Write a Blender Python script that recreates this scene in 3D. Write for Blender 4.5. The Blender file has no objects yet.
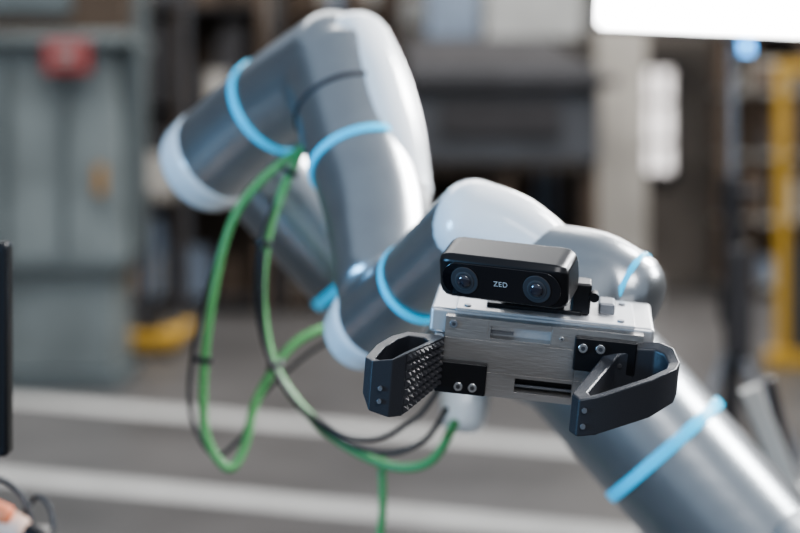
import bpy, bmesh, math, random
from mathutils import Vector, Matrix
random.seed(7)
S=0.001
scene=bpy.context.scene
COL=scene.collection
try:
    scene.view_settings.look='AgX - Medium High Contrast'
    scene.view_settings.exposure=0.45
except Exception: pass

# ------------------------------------------------------------ materials
def mat(name,col,rough=0.5,metal=0.0,noise=0.0,nscale=8,emit=None,estr=0,coat=0,bump=0,bscale=200,stretch=None):
    m=bpy.data.materials.new(name); m.use_nodes=True
    nt=m.node_tree; b=nt.nodes['Principled BSDF']
    b.inputs['Base Color'].default_value=(*col,1); b.inputs['Roughness'].default_value=rough
    b.inputs['Metallic'].default_value=metal; b.inputs['Coat Weight'].default_value=coat
    if emit:
        b.inputs['Emission Color'].default_value=(*emit,1); b.inputs['Emission Strength'].default_value=estr
    tc=nt.nodes.new('ShaderNodeTexCoord'); mp=nt.nodes.new('ShaderNodeMapping')
    nt.links.new(tc.outputs['Object'],mp.inputs['Vector'])
    if stretch: mp.inputs['Scale'].default_value=stretch
    if noise>0:
        n=nt.nodes.new('ShaderNodeTexNoise'); n.inputs['Scale'].default_value=nscale; n.inputs['Detail'].default_value=5
        r=nt.nodes.new('ShaderNodeMixRGB')
        r.inputs[1].default_value=(*[c*(1-noise) for c in col],1)
        r.inputs[2].default_value=(*[min(1,c*(1+noise)) for c in col],1)
        cr=nt.nodes.new('ShaderNodeValToRGB'); cr.color_ramp.elements[0].position=0.35; cr.color_ramp.elements[1].position=0.65
        nt.links.new(mp.outputs[0],n.inputs['Vector']); nt.links.new(n.outputs['Fac'],cr.inputs[0])
        nt.links.new(cr.outputs[0],r.inputs[0]); nt.links.new(r.outputs[0],b.inputs['Base Color'])
    if bump>0:
        n2=nt.nodes.new('ShaderNodeTexNoise'); n2.inputs['Scale'].default_value=bscale
        bp=nt.nodes.new('ShaderNodeBump'); bp.inputs['Strength'].default_value=bump; bp.inputs['Distance'].default_value=0.0005
        nt.links.new(mp.outputs[0],n2.inputs['Vector']); nt.links.new(n2.outputs['Fac'],bp.inputs['Height'])
        nt.links.new(bp.outputs[0],b.inputs['Normal'])
    return m
M={}
M['silver']=mat('silver_paint',(0.33,0.345,0.36),0.28,0.85,noise=0.04,nscale=30,bump=0.12,bscale=600)
M['silver_d']=mat('silver_dark',(0.22,0.23,0.25),0.4,0.7)
M['white']=mat('white_cover_plastic',(0.74,0.77,0.80),0.2,0.0,coat=0.5)
M['blue']=mat('light_blue_ring',(0.02,0.48,0.76),0.35,emit=(0.01,0.52,0.9),estr=0.35)  # plastic rings, no lamps; weak emission added to brighten their cyan
M['seam']=mat('dark_seam',(0.03,0.03,0.035),0.6)
M['nickel']=mat('brushed_nickel',(0.46,0.435,0.415),0.28,0.88,noise=0.15,nscale=60,bump=0.3,bscale=900,stretch=(0.15,1,1))
M['alu']=mat('matte_aluminium',(0.56,0.56,0.57),0.38,0.65,bump=0.15,bscale=900)
M['blackp']=mat('black_nylon',(0.026,0.028,0.034),0.31,bump=0.4,bscale=1500)
M['rubber']=mat('black_rubber_pad',(0.035,0.035,0.04),0.34)
M['blackm']=mat('black_anodised',(0.010,0.010,0.012),0.33,0.3)
M['glassb']=mat('gloss_black_glass',(0.006,0.006,0.008),0.14,coat=0.5)
M['lens']=mat('lens_glass',(0.02,0.02,0.03),0.04,coat=1)
M['steel']=mat('screw_steel',(0.7,0.7,0.7),0.25,1.0)
M['logo']=mat('logo_print',(0.42,0.42,0.42),0.5)
M['green']=mat('green_cable_sheath',(0.11,0.34,0.12),0.38)
M['cblack']=mat('black_cable_sheath',(0.02,0.021,0.025),0.45)
M['floor']=mat('concrete_floor',(0.095,0.09,0.088),0.38,noise=0.25,nscale=1.1)
M['line']=mat('floor_paint_white',(0.46,0.455,0.44),0.5,noise=0.10,nscale=3)
M['wall']=mat('hall_wall',(0.20,0.175,0.155),0.8,noise=0.4,nscale=0.9)
M['beige']=mat('beige_concrete',(0.38,0.355,0.32),0.8,noise=0.15,nscale=2)
M['duct']=mat('grey_green_enamel',(0.19,0.215,0.215),0.5,noise=0.18,nscale=3)
M['duct2']=mat('grey_green_dark',(0.11,0.13,0.135),0.55,noise=0.1,nscale=3)
M['brown']=mat('rusty_brown',(0.08,0.055,0.038),0.7,noise=0.3,nscale=3)
M['dark']=mat('dark_steel',(0.024,0.022,0.024),0.6,noise=0.2,nscale=4)
M['dgrey']=mat('dark_grey_machine',(0.055,0.058,0.066),0.6,noise=0.2,nscale=3)
M['bgrey']=mat('blue_grey_machine',(0.16,0.20,0.26),0.55,noise=0.15,nscale=3)
M['lgrey']=mat('light_grey_panel',(0.32,0.32,0.31),0.6,noise=0.1,nscale=3)
M['orange']=mat('ochre_paint',(0.36,0.20,0.06),0.6)
M['yellow']=mat('safety_yellow',(0.60,0.36,0.06),0.5)
M['red']=mat('red_sign_paint',(0.33,0.04,0.035),0.5)
M['winglow']=mat('window_daylight',(0.9,0.9,0.9),0.5,emit=(1,0.93,0.90),estr=1.2)
M['led']=mat('led_diffuser',(1,1,1),0.5,emit=(1,1,1),estr=16)
M['ledblue']=mat('blue_indicator',(0.1,0.4,0.9),0.4,emit=(0.1,0.45,1),estr=3)
M['tan']=mat('tan_plastic',(0.65,0.45,0.36),0.5)
M['orangep']=mat('orange_plastic',(0.8,0.25,0.12),0.4)
M['screen']=mat('screen_off',(0.01,0.01,0.014),0.12)
M['wood']=mat('bench_laminate',(0.2,0.19,0.18),0.5,noise=0.1)

# ------------------------------------------------------------ helpers
def empty(name,loc=(0,0,0),rot=(0,0,0)):
    e=bpy.data.objects.new(name,None); e.location=loc; e.rotation_euler=rot; e.empty_display_size=0.05
    COL.objects.link(e); return e
def finish(bm,name,m,parent=None,smooth=True,bevel=0,bseg=3,loc=(0,0,0),rot=(0,0,0)):
    me=bpy.data.meshes.new(name); bmesh.ops.recalc_face_normals(bm,faces=bm.faces); bm.to_mesh(me); bm.free()
    if smooth:
        for p in me.polygons: p.use_smooth=True
    o=bpy.data.objects.new(name,me); COL.objects.link(o); me.materials.append(m)
    o.location=loc; o.rotation_euler=rot
    if parent: o.parent=parent
    if bevel>0:
        b=o.modifiers.new('bevel','BEVEL'); b.width=bevel; b.segments=bseg; b.limit_method='ANGLE'; b.angle_limit=math.radians(30)
        b.harden_normals=True
    return o
def box(name,x0,x1,y0,y1,z0,z1,m,parent=None,bevel=0.0,rot=(0,0,0),bseg=3):
    bm=bmesh.new(); bmesh.ops.create_cube(bm,size=1)
    c=((x0+x1)/2,(y0+y1)/2,(z0+z1)/2)
    for v in bm.verts: v.co=Vector((v.co.x*(x1-x0),v.co.y*(y1-y0),v.co.z*(z1-z0)))
    return finish(bm,name,m,parent,smooth=bevel>0,bevel=bevel,loc=c,rot=rot,bseg=bseg)
def bmm(name,x0,x1,y0,y1,z0,z1,m,parent=None,bevel=0.0,rot=(0,0,0)):
    return box(name,x0*S,x1*S,y0*S,y1*S,z0*S,z1*S,m,parent,bevel*S,rot)
def cyl(name,p0,p1,r,m,parent=None,seg=32,bevel=0,r2=None):
    p0=Vector(p0);p1=Vector(p1); d=p1-p0; L=d.length
    bm=bmesh.new(); bmesh.ops.create_cone(bm,cap_ends=True,segments=seg,radius1=r,radius2=r if r2 is None else r2,depth=L)
    o=finish(bm,name,m,parent,smooth=True,bevel=bevel or min(r*0.08,0.002))
    o.location=(p0+p1)/2; o.rotation_euler=d.to_track_quat('Z','Y').to_euler()
    return o
def catmull(vals,sub):
    n=len(vals); out=[]
    if n==2:
        return [vals[0].lerp(vals[1],i/sub) for i in range(sub+1)]
    for i in range(n-1):
        p0=vals[max(i-1,0)];p1=vals[i];p2=vals[i+1];p3=vals[min(i+2,n-1)]
        for s in range(sub):
            t=s/sub
            out.append(0.5*((2*p1)+(p2-p0)*t+(2*p0-5*p1+4*p2-p3)*t*t+(3*p1-p0-3*p2+p3)*t**3))
    out.append(vals[-1].copy()); return out
def sweep(bm,pts,radii,seg=48,rnd=0.3,sub=8):
    v4=[Vector((p[0]*S,p[1]*S,p[2]*S,r*S)) for p,r in zip(pts,radii)]
    s4=catmull(v4,sub)
    C=[Vector(v[:3]) for v in s4]; R=[v[3] for v in s4]
    t0=(C[1]-C[0]).normalized(); t1=(C[-1]-C[-2]).normalized()
    pre=[];post=[]
    for a in (90,75,60,45,30,15):
        a=math.radians(a)
        pre.append((C[0]-t0*R[0]*rnd*math.sin(a),R[0]*(1-rnd)+R[0]*rnd*math.cos(a)))
    for a in (15,30,45,60,75,90):
        a=math.radians(a)
        post.append((C[-1]+t1*R[-1]*rnd*math.sin(a),R[-1]*(1-rnd)+R[-1]*rnd*math.cos(a)))
    path=pre+list(zip(C,R))+post
    n=len(path); tang=[]
    for i in range(n):
        if i<6: tang.append(t0)
        elif i>=n-6: tang.append(t1)
        else:
            tang.append((path[min(i+1,n-7)][0]-path[max(i-1,6)][0]).normalized())
    u=t0.orthogonal().normalized(); rings=[]
    for i,(c,r) in enumerate(path):
        t=tang[i]; u=(u-t*u.dot(t)).normalized(); w=t.cross(u)
        rings.append([bm.verts.new(c+(u*math.cos(2*math.pi*k/seg)+w*math.sin(2*math.pi*k/seg))*r) for k in range(seg)])
    for i in range(n-1):
        for k in range(seg):
            bm.faces.new((rings[i][k],rings[i][(k+1)%seg],rings[i+1][(k+1)%seg],rings[i+1][k]))
    bm.faces.new(rings[0][::-1]); bm.faces.new(rings[-1])
def tube(name,pts,radii,m,parent,rnd=0.3,fuse=None,voxel=3.5):
    bm=bmesh.new(); sweep(bm,pts,radii,rnd=rnd)
    if fuse:
        for p,r,rr in fuse: sweep(bm,p,r,rnd=rr)
    o=finish(bm,name,m,parent)
    if fuse:
        rm=o.modifiers.new('fuse','REMESH'); rm.mode='VOXEL'; rm.voxel_size=voxel*S; rm.use_smooth_shade=True
        sm=o.modifiers.new('fillet','SMOOTH'); sm.factor=0.5; sm.iterations=14
    return o
def ring(name,c,axis,r,w,m,parent):
    a=Vector(axis).normalized(); c=Vector(c)
    return tube(name,[c-a*w/2,c+a*w/2],[r,r],m,parent,rnd=0.03)
def cable(name,pts,r,m,parent=None):
    cu=bpy.data.curves.new(name,'CURVE'); cu.dimensions='3D'; cu.bevel_depth=r*S; cu.bevel_resolution=4
    vs=catmull([Vector(p)*S for p in pts],10)
    sp=cu.splines.new('POLY'); sp.points.add(len(vs)-1)
    for i,v in enumerate(vs): sp.points[i].co=(*v,1)
    sp.use_smooth=True
    o=bpy.data.objects.new(name,cu); COL.objects.link(o); cu.materials.append(m)
    if parent: o.parent=parent
    return o

# ------------------------------------------------------------ room
box('floor',-9,9,-3,15,-0.1,0,M['floor'])
box('wall_back',-9,9,15,15.3,0,7,M['wall'])
box('wall_left',-9.3,-9,-3,15.3,0,7,M['wall'])
box('wall_right',9,9.3,-3,15.3,0,7,M['wall'])
def quad(name,c,m,z=0.003):
    bm=bmesh.new(); vs=[bm.verts.new((x,y,z)) for x,y in c]; f=bm.faces.new(vs)
    e=bmesh.ops.extrude_face_region(bm,geom=[f]); 
    for v in e['geom']:
        if isinstance(v,bmesh.types.BMVert): v.co.z=0.0005
    return finish(bm,name,m,smooth=False)
quad('floor_marking_line',[(-2.50,8.16),(1.85,6.0),(1.95,6.23),(-2.65,8.50)],M['line'])
quad('floor_marking_line.001',[(-1.93,6.20),(1.48,4.75),(1.55,4.94),(-2.03,6.46)],M['line'])
w=empty('window_1')
box('pane',2.25,2.53,14.93,14.97,1.05,2.0,M['winglow'],w)
for i,(a,b,c,d) in enumerate([(2.2,2.25,1.0,2.05),(2.53,2.58,1.0,2.05),(2.25,2.53,1.0,1.05),(2.25,2.53,2.0,2.05),(2.37,2.40,1.05,2.0),(2.25,2.53,1.3,1.34),(2.25,2.53,1.68,1.72)]):
    box('frame_%d'%i,a,b,14.88,14.98,c,d,M['dgrey'],w)
cl=empty('support_column')
box('shaft',1.56,1.98,12.8,13.2,0,5,M['beige'],cl,0.02)
box('plinth',1.48,2.06,12.72,13.28,0,0.25,M['lgrey'],cl,0.01)
cl=empty('support_column')
box('shaft',4.3,4.8,12.8,13.2,0,5,M['beige'],cl,0.02)
box('plinth',4.2,4.9,12.7,13.3,0,0.25,M['lgrey'],cl,0.01)

# ------------------------------------------------------------ ventilation unit left
v=empty('ventilation_unit')
box('base',-2.42,-1.50,8.35,8.95,0.08,0.62,M['duct'],v,0.02)
box('base_foot',-2.40,-1.46,8.3,9.0,0,0.08,M['duct2'],v,0.01)
box('flange_1',-2.60,-1.43,8.28,9.02,0.62,0.68,M['duct2'],v,0.01)
def frustum(name,x0,x1,y0,y1,z0,X0,X1,Y0,Y1,z1,m,p):
    bm=bmesh.new()
    a=[bm.verts.new(q) for q in [(x0,y0,z0),(x1,y0,z0),(x1,y1,z0),(x0,y1,z0)]]
    b=[bm.verts.new(q) for q in [(X0,Y0,z1),(X1,Y0,z1),(X1,Y1,z1),(X0,Y1,z1)]]
    bm.faces.new(a[::-1]);bm.faces.new(b)
    for i in range(4): bm.faces.new((a[i],a[(i+1)%4],b[(i+1)%4],b[i]))
    return finish(bm,name,m,p,bevel=0.01)
frustum('body',-2.55,-1.43,8.3,9.0,0.68,-2.45,-1.5,8.35,8.95,1.8,M['duct'],v)
for i,x in enumerate((-2.35,-2.05,-1.75)):
    box('rib_%d'%i,x,x+0.02,8.27,8.32,0.72,1.7,M['duct2'],v)
box('flange_2',-2.55,-1.40,8.25,9.05,1.8,1.86,M['duct'],v,0.01)
box('head',-2.5,-1.42,8.3,9.0,1.86,2.9,M['brown'],v,0.02)
box('head_panel',-2.4,-1.7,8.27,8.31,1.95,2.6,M['duct2'],v,0.01)
box('side_duct',-1.50,-1.38,8.5,8.8,0.68,2.9,M['duct2'],v,0.03)
box('red_sign',-1.83,-1.60,8.23,8.26,1.65,1.81,M['red'],v,0.004)
box('red_sign_text',-1.78,-1.65,8.22,8.235,1.70,1.725,M['lgrey'],v,0.001)
box('red_sign_text_2',-1.78,-1.65,8.22,8.235,1.745,1.765,M['lgrey'],v,0.001)
box('yellow_label',-1.58,-1.53,8.28,8.33,1.02,1.17,M['orange'],v,0.003)
j=empty('pallet_jack')
box('body',-1.66,-1.36,9.6,9.9,0.05,0.15,M['yellow'],j,0.02)
box('step',-1.60,-1.45,9.65,9.85,0.15,0.24,M['dark'],j,0.02)
box('fork_l',-1.66,-1.58,9.9,10.8,0.05,0.10,M['yellow'],j,0.01)
box('fork_r',-1.46,-1.38,9.9,10.8,0.05,0.10,M['yellow'],j,0.01)
for i,x in enumerate((-1.64,-1.40)): cyl('wheel_%d'%i,(x-.03,9.65,0.05),(x+.03,9.65,0.05),0.05,M['dark'],j)
cyl('handle',(-1.54,9.78,0.2),(-1.54,9.95,1.0),0.015,M['dark'],j)

# ------------------------------------------------------------ background machinery
def machine(name,x0,x1,y,zt,pal,n,seed):
    rnd=random.Random(seed); e=empty(name)
    nx=max(2,int((x1-x0)/0.45))
    for i in range(nx+1):
        x=x0+(x1-x0)*i/nx
        box('upright_%d'%i,x-0.04,x+0.04,y-0.04,y+0.04,0,zt,M[pal[0]],e,0.005)
    zs=[0.12+ (zt-0.2)*k/4 for k in range(5)]
    for k,z in enumerate(zs): box('beam_%d'%k,x0,x1,y-0.03,y+0.5,z-0.04,z,M[pal[1]],e,0.005)
    box('rear_panel',x0,x1,y+0.5,y+0.53,0.1,zt,M['brown'],e)
    for i in range(n):
        k=rnd.randrange(4); ww=rnd.uniform(0.1,0.35); hh=rnd.uniform(0.2,0.9)*(zs[1]-zs[0]-0.05)
        x=rnd.uniform(x0+0.05,x1-ww-0.05); m=M[rnd.choice(pal[2:])]
        if rnd.random()<0.65:
            box('unit_%d'%i,x,x+ww,y+rnd.uniform(0,0.1),y+0.4,zs[k],zs[k]+hh,m,e,0.01)
        else:
            cyl('drum_%d'%i,(x+ww/2,y+0.2,zs[k]),(x+ww/2,y+0.2,zs[k]+hh),ww/2.2,m,e)
    for i in range(3):
        x=rnd.uniform(x0,x1); cyl('pipe_%d'%i,(x,y-0.1,0.0),(x,y-0.1,zt),rnd.uniform(0.02,0.04),M[rnd.choice(['brown','dgrey','bgrey','brown'])],e)
    return e
machine('industrial_press',-2.3,-1.05,12.3,3.2,['brown','dark','brown','dark','dgrey','bgrey','beige','orange','dark','brown'],34,3)
machine('machine_frame',-0.95,-0.02,12.4,3.2,['dark','brown','brown','dark','dgrey','lgrey','beige','dark','brown'],26,11)
machine('storage_rack',0.1,1.5,13.5,1.1,['brown','dark','brown','lgrey','dgrey','beige','brown','dark'],24,5)
machine('storage_rack',2.75,4.1,13.6,2.4,['brown','lgrey','beige','brown','lgrey','bgrey','dgrey','brown'],24,9)
g=empty('industrial_oven')
box('hood',0.05,1.50,12.0,12.8,1.15,1.85,M['dgrey'],g,0.03)
frustum('hood_top',0.05,1.50,12.0,12.8,1.85,0.05,1.1,12.1,12.7,2.1,M['dark'],g)
box('hood_band',0.0,1.62,11.9,12.0,1.72,1.80,M['dark'],g,0.01)
box('hood_window',0.3,1.2,11.96,12.0,1.35,1.62,M['dark'],g,0.01)
for i,x in enumerate((0.1,0.75,1.4)): box('leg_%d'%i,x,x+0.09,12.1,12.2,0,1.15,M['brown'],g)
box('tank',0.3,0.9,12.2,12.7,0.1,0.85,M['dgrey'],g,0.05)
box('upper_duct',0.2,0.6,12.2,12.6,2.1,4,M['bgrey'],g,0.02)
box('upper_panel',0.65,1.4,12.3,12.6,2.1,4,M['lgrey'],g,0.02)
box('cross_girder',-9,9,14.2,14.5,2.35,2.6,M['lgrey'],empty('roof_girder'),0.01)

y=empty('safety_gate')
box('post_l',2.175,2.24,9.2,9.28,0,1.76,M['yellow'],y,0.008)
box('post_r',3.3,3.375,9.2,9.28,0,1.76,M['yellow'],y,0.008)
box('top_bar',2.24,3.3,9.2,9.28,1.69,1.76,M['yellow'],y,0.008)
box('bottom_bar',2.12,3.3,9.18,9.30,0.0,0.09,M['yellow'],y,0.008)
for i in range(14): 
    x=2.32+i*0.07; cyl('wire_%d'%i,(x,9.24,0.09),(x,9.24,1.69),0.004,M['dark'],y,seg=8)
box('kick_panel',2.25,3.3,9.22,9.25,0.09,0.7,M['dgrey'],y)

# ------------------------------------------------------------ LED panel + stand
l=empty('studio_light')
box('housing',0.50,1.30,4.02,4.10,1.54,2.0,M['dgrey'],l,0.01,rot=(0,math.radians(2.5),0))
box('diffuser',0.51,1.29,3.995,4.018,1.548,1.99,M['led'],l,0.004,rot=(0,math.radians(2.5),0))
cyl('column_lower',(0.862,4.15,0.35),(0.862,4.15,1.15),0.022,M['dark'],l)
cyl('column_upper',(0.862,4.15,1.1),(0.862,4.15,1.7),0.012,M['silver_d'],l)
cyl('collar',(0.862,4.15,1.08),(0.862,4.15,1.18),0.030,M['dark'],l)
cyl('collar_2',(0.862,4.15,0.8),(0.862,4.15,0.9),0.034,M['dark'],l)
cyl('knob',(0.862,4.1,1.14),(0.92,4.1,1.14),0.012,M['dark'],l)
cyl('indicator',(0.862,3.98,1.49),(0.862,3.98,1.525),0.014,M['ledblue'],l)
cyl('indicator_arm',(0.862,3.98,1.50),(0.862,4.15,1.45),0.006,M['dark'],l)
box('power_supply',0.835,0.895,4.06,4.12,0.72,1.0,M['dark'],l,0.01)
for i in range(3):
    a=math.radians(90+120*i); cyl('leg_%d'%i,(0.862,4.15,0.75),(0.862+0.45*math.cos(a),4.15+0.45*math.sin(a),0.01),0.012,M['silver_d'],l)
    cyl('brace_%d'%i,(0.862,4.15,0.36),(0.862+0.24*math.cos(a),4.15+0.24*math.sin(a),0.38),0.007,M['dark'],l)

# ------------------------------------------------------------ workbench, monitor
t=empty('workbench')
box('top',-1.3,-0.345,1.12,1.58,0.85,0.88,M['wood'],t,0.004)
for i,(x,yy) in enumerate([(-1.25,1.16),(-0.4,1.16),(-1.25,1.53),(-0.4,1.53)]): box('leg_%d'%i,x-.02,x+.02,yy-.02,yy+.02,0,0.85,M['dark'],t)
mo=empty('monitor')
box('bezel',-0.80,-0.319,1.30,1.322,1.0,1.175,M['blackm'],mo,0.004)
box('screen',-0.79,-0.327,1.298,1.301,1.008,1.167,M['screen'],mo)
box('stand',-0.58,-0.53,1.325,1.345,0.88,1.09,M['blackm'],mo,0.003)
box('stand_foot',-0.66,-0.45,1.25,1.40,0.88,0.892,M['blackm'],mo,0.003)
hd=empty('handheld_tool')
tube('body',[(-440,1500,904),(-385,1490,902),(-352,1480,897)],[24,21,15],M['tan'],hd,rnd=0.6)
tube('nose',[(-350,1480,896),(-332,1475,892)],[11,9],M['blackm'],hd,rnd=0.4)
tube('trigger_cap',[(-385,1478,921),(-362,1474,914)],[10,9],M['orangep'],hd,rnd=0.6)
cable('tool_cable',[(-420,1500,920),(-380,1500,942),(-350,1490,925),(-338,1480,888)],2.5,M['cblack'],hd)
cable('tool_cable_2',[(-355,1500,905),(-340,1500,925),(-325,1490,915),(-320,1480,898)],2.2,M['cblack'],hd)

# ------------------------------------------------------------ robot arm
R=empty('robot_arm')
A=Vector((-221,1750,1228)); Bq=Vector((-60,1600,1338)); ax1=(Bq-A).normalized()
ring1=Vector((-133,1672,1296))
tube('elbow_and_forearm',[A+ax1*32,ring1,Bq],[55,53,55],M['silver'],R,rnd=0.5,
     fuse=[([(-62,1600,1330),(-40,1540,1250),(-20,1490,1190),(-13,1430,1130)],[55,51,50,45],0.4)])
tube('elbow_end_cover',[A+ax1*14,A+ax1*32],[55,56.5],M['white'],R,rnd=0.35)
ring('elbow_ring',ring1,ax1,55.3,6,M['blue'],R)
tube('elbow_side_cover',[(-46,1603,1352),(-26,1568,1313),(-12,1535,1262),(4,1503,1212)],[39,36,36,27],M['white'],R,rnd=0.8)
fax=(Vector((-20,1490,1190))-Vector((-45,1550,1265))).normalized()
ring('forearm_ring',(-36,1531,1238),fax,53.3,5,M['blue'],R)
ring('forearm_seam',(-51,1570,1289),fax,54.6,2.2,M['seam'],R)
E=Vector((-29,1450,1090)); F=Vector((61,1300,1187)); ax2=(F-E).normalized()
tube('wrist_joint_body',[E+ax2*12,(E+F)/2,F],[39,36,38],M['silver'],R,rnd=0.5,
     fuse=[([(-13,1440,1130),(-20,1446,1104)],[44,38],0.5)])
tube('wrist_joint_cover',[E-ax2*12,E+ax2*10],[37,40.5],M['white'],R,rnd=0.5)
ring('wrist_joint_ring',(16,1376,1136),ax2,38.3,4.5,M['blue'],R)
tube('wrist_shell',[(57,1300,1190),(90,1290,1178),(122,1272,1160)],[37.5,36,29],M['white'],R,rnd=0.75)
tube('wrist_knuckle',[(112,1275,1163),(150,1258,1150),(178,1245,1138)],[30,37,34],M['silver'],R,rnd=0.75,
     fuse=[([(160,1250,1145),(118,1212,1112)],[34,30],0.2)],voxel=2.5)
ring('wrist_ring',(179,1244,1138),(28,-13,-12),34.7,2.5,M['blue'],R)
tube('flange',[(122,1216,1116),(108,1204,1106)],[31,31],M['silver_d'],R,rnd=0.05)
tube('upper_arm',[(-179,1850,1250),(-64,1850,1120),(-30,1850,1085),(79,1800,1047)],[58,58,55,50],M['silver'],R,rnd=0.4,
     fuse=[([(79,1800,1047),(184,1560,1042)],[50,62],0.4),([(175,1555,1052),(345,1500,858)],[69,69],0.3),([(-225,1775,1240),(-185,1850,1255)],[46,54],0.4)],voxel=5)
ring('upper_arm_ring',(-53,1850,1109),(115,0,-130),60.5,8,M['blue'],R)
tube('shoulder_cover',[(75,1760,1035),(70,1720,985),(67,1710,962)],[30,27,24],M['white'],R,rnd=0.6)
ring('shoulder_ring',(253,1528,964),(163,-55,-186),71,7,M['blue'],R)
tube('base_joint',[(352,1480,846),(420,1480,846)],[76,74],M['silver'],R,rnd=0.3)
tube('base_column',[(385,1500,830),(385,1500,740)],[80,95],M['silver_d'],R,rnd=0.1)
cyl('pedestal',(0.385,1.5,0.02),(0.385,1.5,0.76),0.11,M['dgrey'],R)
cyl('pedestal_plate',(0.385,1.5,0),(0.385,1.5,0.03),0.25,M['dgrey'],R)

# ------------------------------------------------------------ cables
cb=empty('cable_bundle')
cable('green_cable_outer',[(-98,1615,1252),(-138,1600,1220),(-168,1600,1178),(-186,1600,1110),(-196,1600,1030),(-194,1600,965),(-172,1600,932),(-157,1610,950),(-144,1620,1000),(-110,1640,1050),(-65,1670,1068),(-30,1700,1066)],4.4,M['green'],cb)
cable('green_cable_inner',[(-97,1612,1252),(-115,1600,1215),(-132,1600,1165),(-138,1600,1100),(-125,1595,1035),(-90,1580,988),(-50,1560,960),(-5,1540,945),(30,1520,955),(52,1500,995)],4.4,M['green'],cb)
cable('green_cable_drop',[(-18,1565,950),(-17,1560,900),(-20,1560,820),(-10,1560,500),(30,1600,20)],4.0,M['green'],cb)
cable('black_cable_1',[(-104,1612,1240),(-134,1592,1175),(-142,1590,1110),(-132,1590,1050),(-100,1580,998),(-55,1560,966),(-10,1530,960),(25,1500,980),(42,1450,1015)],2.6,M['cblack'],cb)
cable('black_cable_2',[(-108,1615,1245),(-160,1612,1195),(-188,1610,1135),(-204,1610,1070),(-212,1610,1010),(-206,1610,970),(-185,1610,942),(-160,1610,960)],2.2,M['cblack'],cb)
cable('black_cable_3',[(-136,1590,1150),(-134,1585,1060),(-105,1575,1005),(-60,1555,975),(-20,1530,975),(15,1490,1000),(35,1440,1035)],2.4,M['cblack'],cb)
cable('black_cable_4',[(-160,1620,960),(-140,1630,1000),(-95,1640,1040),(-60,1650,1060)],2.0,M['cblack'],cb)
for i,(p,a) in enumerate([((-136,1596,1158),(0.2,0,1)),((-197,1603,1040),(0.1,0,1)),((-124,1592,1036),(-0.5,0.1,1)),((-110,1604,1228),(0.5,0,1))]):
    ring('cable_tie_%d'%i,p,a,9,5,M['cblack'],cb)
fc=empty('floor_cable_set')
cable('c1',[(640,2000,1000),(590,2000,960),(560,2000,900),(600,2000,830),(560,2000,700),(500,2000,20)],5,M['cblack'],fc)
cable('c2',[(420,1600,930),(445,1620,960),(470,1640,930),(450,1650,880),(430,1640,820),(440,1660,20)],5,M['cblack'],fc)
cable('c3',[(395,1480,900),(430,1500,985),(460,1560,1030),(520,1640,1045)],3,M['cblack'],fc)
cable('c4',[(230,1450,860),(190,1440,850),(160,1450,835),(120,1500,700),(150,1500,20)],3,M['cblack'],fc)
es=empty('equipment_stand')
cyl('mast',(0.545,2.14,0.02),(0.545,2.14,0.80),0.018,M['dark'],es)
cyl('base_plate',(0.545,2.14,0),(0.545,2.14,0.03),0.13,M['dark'],es)
box('bracket',0.47,0.498,2.08,2.10,0.79,0.945,M['lgrey'],es,0.003,rot=(0,math.radians(-22),0))
box('cross_piece',0.46,0.58,2.08,2.12,0.775,0.81,M['lgrey'],es,0.004)
cyl('strut',(0.485,2.10,0.95),(0.543,2.14,0.73),0.008,M['dark'],es)
cyl('strut_2',(0.46,2.09,0.90),(0.525,2.12,0.75),0.006,M['dark'],es)

# ------------------------------------------------------------ gripper
GR=(math.radians(9),math.radians(5.4),math.radians(-5.5))
G=empty('robot_gripper',(0.1015,1.12,1.0995),GR)
body=bmm('body',-72,66,0,74,-27,28,M['nickel'],G,0)
cuts=[(-40,2,-5,14,15,24),(-20,20,-5,14,-22,-12),(-73,70,-3,0.7,12.8,13.5),(2,2.8,-3,0.8,13,29),(-42,-41.3,-3,0.7,13,29),(20,20.8,-3,0.8,-28,29),(-73,70,-3,0.6,-9.6,-9.0)]
bm=bmesh.new(); 
for c in cuts:
    ret=bmesh.ops.create_cube(bm,size=1)
    for vtx in ret['verts']:
        vtx.co=Vector(((c[0]+c[1])/2+vtx.co.x*(c[1]-c[0]),(c[2]+c[3])/2+vtx.co.y*(c[3]-c[2]),(c[4]+c[5])/2+vtx.co.z*(c[5]-c[4])))*S
cme=bpy.data.meshes.new('cutters'); bm.to_mesh(cme); bm.free()
cob=bpy.data.objects.new('cutters',cme); COL.objects.link(cob); cob.parent=G
mod=body.modifiers.new('slots','BOOLEAN'); mod.object=cob; mod.operation='DIFFERENCE'; mod.solver='EXACT'; mod.use_self=True
bpy.context.view_layer.update()
dg=bpy.context.evaluated_depsgraph_get()
nm=bpy.data.meshes.new_from_object(body.evaluated_get(dg)); body.modifiers.clear(); body.data=nm
bpy.data.objects.remove(cob)
bv=body.modifiers.new('bevel','BEVEL'); bv.width=0.0007; bv.segments=2; bv.limit_method='ANGLE'; bv.harden_normals=True
for p in body.data.polygons: p.use_smooth=True
bmm('slot_liner_1',-40,2,11,13.8,15,24,M['blackm'],G); bmm('slot_liner_2',-20,20,11,13.8,-22,-12,M['blackm'],G)
bmm('slide_rail_1',-40,-24,9,10.5,16,18.5,M['silver_d'],G,0.3); bmm('slide_rail_2',-20,20,8,10.5,-20.5,-18.5,M['silver_d'],G,0.3)
bmm('top_cover',-84,74,10,84,12,31,M['alu'],G,3)
bmm('top_plate',-66,60,6,70,30.5,33,M['alu'],G,0.8)
bmm('side_rib',-80,-72,4,60,-20,12,M['alu'],G,2)
bmm('side_rib_r',66,74,6,60,-22,12,M['alu'],G,2)
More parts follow.
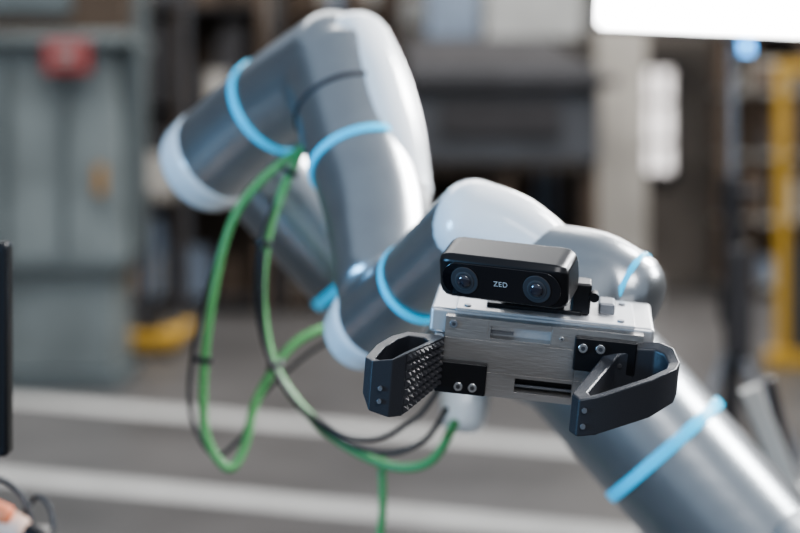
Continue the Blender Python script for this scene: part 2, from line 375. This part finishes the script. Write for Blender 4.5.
def screw(name,x,z,y0,r,p=G,m='steel'):
    cyl(name,(x*S,y0*S,z*S),(x*S,(y0-2.2)*S,z*S),r*S,M[m],p,seg=28,bevel=0.0004)
    cyl(name+'_socket',(x*S,(y0-1.5)*S,z*S),(x*S,(y0-2.35)*S,z*S),r*0.5*S,M['seam'],p,seg=6,bevel=0.00001)
screw('body_screw_1',-66,23,0.5,2.8,m='silver_d'); 
screw('body_screw_2',-66,-20,0.5,2.2,m='silver_d')
screw('top_screw_1',10,20,0.6,1.6); 
for i,(x,yy) in enumerate([(-58,14),(50,14),(52,62)]):
    cyl('cover_screw_%d'%i,(x*S,yy*S,0.0325),(x*S,yy*S,0.0342),0.0026,M['silver_d'],G,seg=24)
bmm('finger_mount_r',19,62,-6,1,0,24,M['blackm'],G,1.2)
screw('mount_screw_r1',25,17,-6,3.3); screw('mount_screw_r2',37,17.5,-6,3.3)
screw('mount_screw_r3',51,7,-5.6,1.8,m='seam')
bmm('finger_mount_l',-76,-40,-6,1,-26,-3,M['blackm'],G,1.2)
screw('mount_screw_l1',-59,-20,-6,3.2); screw('mount_screw_l2',-49,-20,-6,3.2)
def loop(name,outer,inner,m,bevel=1.0):
    bm=bmesh.new(); n=len(outer)
    def mk(L,k): return [bm.verts.new(Vector((p[0],p[1],p[k]))*S) for p in L]
    ot,ob,it,ib=mk(outer,2),mk(outer,3),mk(inner,2),mk(inner,3)
    for i in range(n):
        k=(i+1)%n
        bm.faces.new((ot[i],ot[k],ob[k],ob[i])); bm.faces.new((it[i],ib[i],ib[k],it[k]))
        bm.faces.new((ot[i],it[i],it[k],ot[k])); bm.faces.new((ob[i],ob[k],ib[k],ib[i]))
    return finish(bm,name,m,G,bevel=bevel*S,bseg=2)
loop('finger_left',
 [(-72,-2,13,-21),(-93,-58,15,-29),(-101,-64,12,-29),(-115,-63,9,-26),(-121,-52,8,-18),(-116,-30,11,-16),(-108,-12,13,-16),(-98,-1,14,-16),(-74,3,13,-18)],
 [(-82,-9,11,-20),(-96,-51,13,-28),(-102,-57,10,-27),(-110,-56,8,-23),(-114,-50,7,-17),(-110,-31,10,-15),(-103,-15,12,-15),(-96,-7,13,-15),(-86,-5,12,-17)],M['blackp'])
for i,z in enumerate((-18,-9)):
    cyl('tip_pin_%d'%i,(-0.108,-0.0625,z*S),(-0.108,-0.0655,z*S),0.0016,M['silver_d'],G,seg=16)
bm=bmesh.new()
a=Vector((-72.5,-4.0,0)); b=Vector((-93,-57,0)); d=(b-a); L=d.length; d.normalize(); nrm=Vector((-d.y,d.x,0)); 
if nrm.x<0: nrm=-nrm
NC,NR=9,7
for i in range(NC):
    for jx in range(NR):
        def P(u,vv,h):
            p=a+d*(1+u*(L-2)); zt=12+2*u; zb=-20.5-8*u
            q=p+nrm*h; return Vector((q.x,q.y,zb+(zt-zb)*vv))*S
        u0,u1=(i)/NC,(i+1)/NC; v0,v1=jx/NR,(jx+1)/NR; g_=0.06
        du=(u1-u0)*g_; dv=(v1-v0)*g_
        base=[bm.verts.new(P(*q,0.2)) for q in [(u0+du,v0+dv),(u1-du,v0+dv),(u1-du,v1-dv),(u0+du,v1-dv)]]
        um,vm=(u0+u1)/2,(v0+v1)/2; tu=(u1-u0)*0.10; tv=(v1-v0)*0.10
        top=[bm.verts.new(P(*q,3.0)) for q in [(um-tu,vm-tv),(um+tu,vm-tv),(um+tu,vm+tv),(um-tu,vm+tv)]]
        bm.faces.new(top); bm.faces.new(base[::-1])
        for k in range(4): bm.faces.new((base[k],base[(k+1)%4],top[(k+1)%4],top[k]))
finish(bm,'knurled_pad',M['rubber'],G,smooth=False)
loop('finger_right',
 [(38,-6,12,-16),(40,1,20,-14),(62,3,24,-12),(78,2,25,-8),(87,-6,24,-5),(91,-18,18,-6),(88,-32,17,-8),(72,-50,13,-14),(36,-66,2,-25),(24,-67,-1,-27),(19,-58,0,-27)],
 [(47,-10,11,-15),(50,-7,15,-13),(62,-5,20,-11),(74,-6,21,-8),(80,-11,20,-5),(83,-18,16,-5),(81,-28,15,-7),(67,-42,11,-13),(38,-56,2,-23),(32,-58,0,-25),(30,-54,1,-25)],M['blackp'],1.5)
for i,(x,z) in enumerate([(28,-8),(28,-19)]): cyl('finger_right_pin_%d'%i,(x*S,-0.066,z*S),(x*S,-0.0682,z*S),0.0018,M['silver_d'],G,seg=16)

# ------------------------------------------------------------ stereo camera
Z=empty('stereo_camera',(0.0695,1.10,1.158),(math.radians(22),math.radians(5),math.radians(-20)))
Z.scale=(1.08,1.08,1.12)
bm=bmesh.new()
prof=[(0,-12),(0,12),(4,15),(30,15),(36,9),(36,-10),(30,-15),(4,-15)]
def sec(x,s): return [bm.verts.new(Vector((x,18+(p[0]-18)*s,p[1]*s))*S) for p in prof]
xs=[(-43,0.72),(-41,0.86),(-38,0.96),(-34,1),(34,1),(38,0.96),(41,0.86),(43,0.72)]
ss=[sec(*q) for q in xs]
for i in range(len(ss)-1):
    for k in range(8): bm.faces.new((ss[i][k],ss[i][(k+1)%8],ss[i+1][(k+1)%8],ss[i+1][k]))
bm.faces.new(ss[0]); bm.faces.new(ss[-1][::-1])
finish(bm,'housing',M['blackm'],Z,bevel=1.2*S)
bm=bmesh.new()
N=48; vs=[]
for i in range(N):
    a_=2*math.pi*i/N; cx=28 if math.cos(a_)>=0 else -28
    vs.append(Vector((cx+11.5*math.cos(a_),0,11.5*math.sin(a_))))
f0=[bm.verts.new(Vector((q.x,-1.2,q.z))*S) for q in vs]; f1=[bm.verts.new(Vector((q.x,1,q.z))*S) for q in vs]
bm.faces.new(f0); bm.faces.new(f1[::-1])
for i in range(N): bm.faces.new((f0[i],f0[(i+1)%N],f1[(i+1)%N],f1[i]))
finish(bm,'front_glass',M['glassb'],Z,bevel=0.4*S,bseg=2)
for s,x in (('l',-24),('r',24)):
    cyl('lens_ring_'+s,(x*S,-0.001,0),(x*S,-0.0020,0),0.0092,M['seam'],Z,seg=40,bevel=0.0004)
    cyl('lens_bezel_'+s,(x*S,-0.002,0),(x*S,-0.0025,0),0.0062,M['dgrey'],Z,seg=40,bevel=0.0002)
    cyl('lens_inner_'+s,(x*S,-0.0022,0),(x*S,-0.0028,0),0.0056,M['seam'],Z,seg=40,bevel=0.0002)
    bm=bmesh.new(); bmesh.ops.create_uvsphere(bm,u_segments=32,v_segments=16,radius=0.0045)
    for q in bm.verts: q.co.y*=0.5
    finish(bm,'lens_glass_'+s,M['lens'],Z,loc=(x*S,-0.0025,0))
tx=bpy.data.curves.new('logo','FONT'); tx.body='ZED'; tx.size=0.0048; tx.align_x='CENTER'; tx.align_y='CENTER'; tx.extrude=0.0001; tx.space_character=1.1
to=bpy.data.objects.new('logo',tx); COL.objects.link(to); to.parent=Z; to.location=(0,-0.0014,0); to.rotation_euler=(math.radians(90),0,0); tx.materials.append(M['logo'])
cbk=empty('camera_bracket',(0.1015,1.12,1.0995),GR)
bmm('plate',-45,22,18,52,32.5,36,M['blackm'],cbk,1)
bmm('riser',-35,10,26,40,36,52,M['blackm'],cbk,1)
bmm('side_arm',14,28,20,40,33,56,M['blackm'],cbk,2)
cyl('pivot_bolt',(0.030,0.028,0.047),(0.030,0.018,0.047),0.0035,M['blackm'],cbk)
bmm('cable_clip',34,46,30,50,32,41,M['silver_d'],cbk,2)

# ------------------------------------------------------------ lights
def area(name,loc,target,size,power,col=(1,1,1),sy=None):
    ld=bpy.data.lights.new(name,'AREA'); ld.energy=power; ld.color=col; ld.shape='RECTANGLE'; ld.size=size; ld.size_y=sy or size
    o=bpy.data.objects.new(name,ld); COL.objects.link(o); o.location=loc
    o.rotation_euler=(Vector(target)-Vector(loc)).to_track_quat('-Z','Y').to_euler(); return o
area('key_light',(1.5,2.4,2.6),(0,1.5,1.2),0.7,80,(1,0.99,0.98))
area('front_fill',(0.5,-0.6,2.7),(0,1.5,1.1),0.9,22,(1,0.98,0.97))
area('rim_light',(1.3,1.6,1.75),(0,1.5,1.22),0.35,14,(0.95,0.98,1))
area('blue_side_light',(-1.1,0.7,1.2),(-0.05,1.5,1.15),0.35,12,(0.25,0.6,1))
area('hall_light',(-1,7,6),(-1,9,0),5,360,(1,0.98,0.95))
area('hall_light_2',(3,10.5,6),(1,12.5,0),4,320,(1,0.97,0.93))
wd=bpy.data.worlds.new('World'); scene.world=wd; wd.use_nodes=True
wd.node_tree.nodes['Background'].inputs[0].default_value=(0.75,0.86,1,1); wd.node_tree.nodes['Background'].inputs[1].default_value=0.48

# ------------------------------------------------------------ camera
cd=bpy.data.cameras.new('camera'); cam=bpy.data.objects.new('camera',cd); COL.objects.link(cam)
cam.location=(0,0,1.25); cam.rotation_euler=(math.radians(90),0,0)
cd.sensor_width=36; cd.lens=72; cd.shift_y=-(266.5-150)/800
cd.dof.use_dof=True; cd.dof.focus_distance=1.085; cd.dof.aperture_fstop=3.6
scene.camera=cam
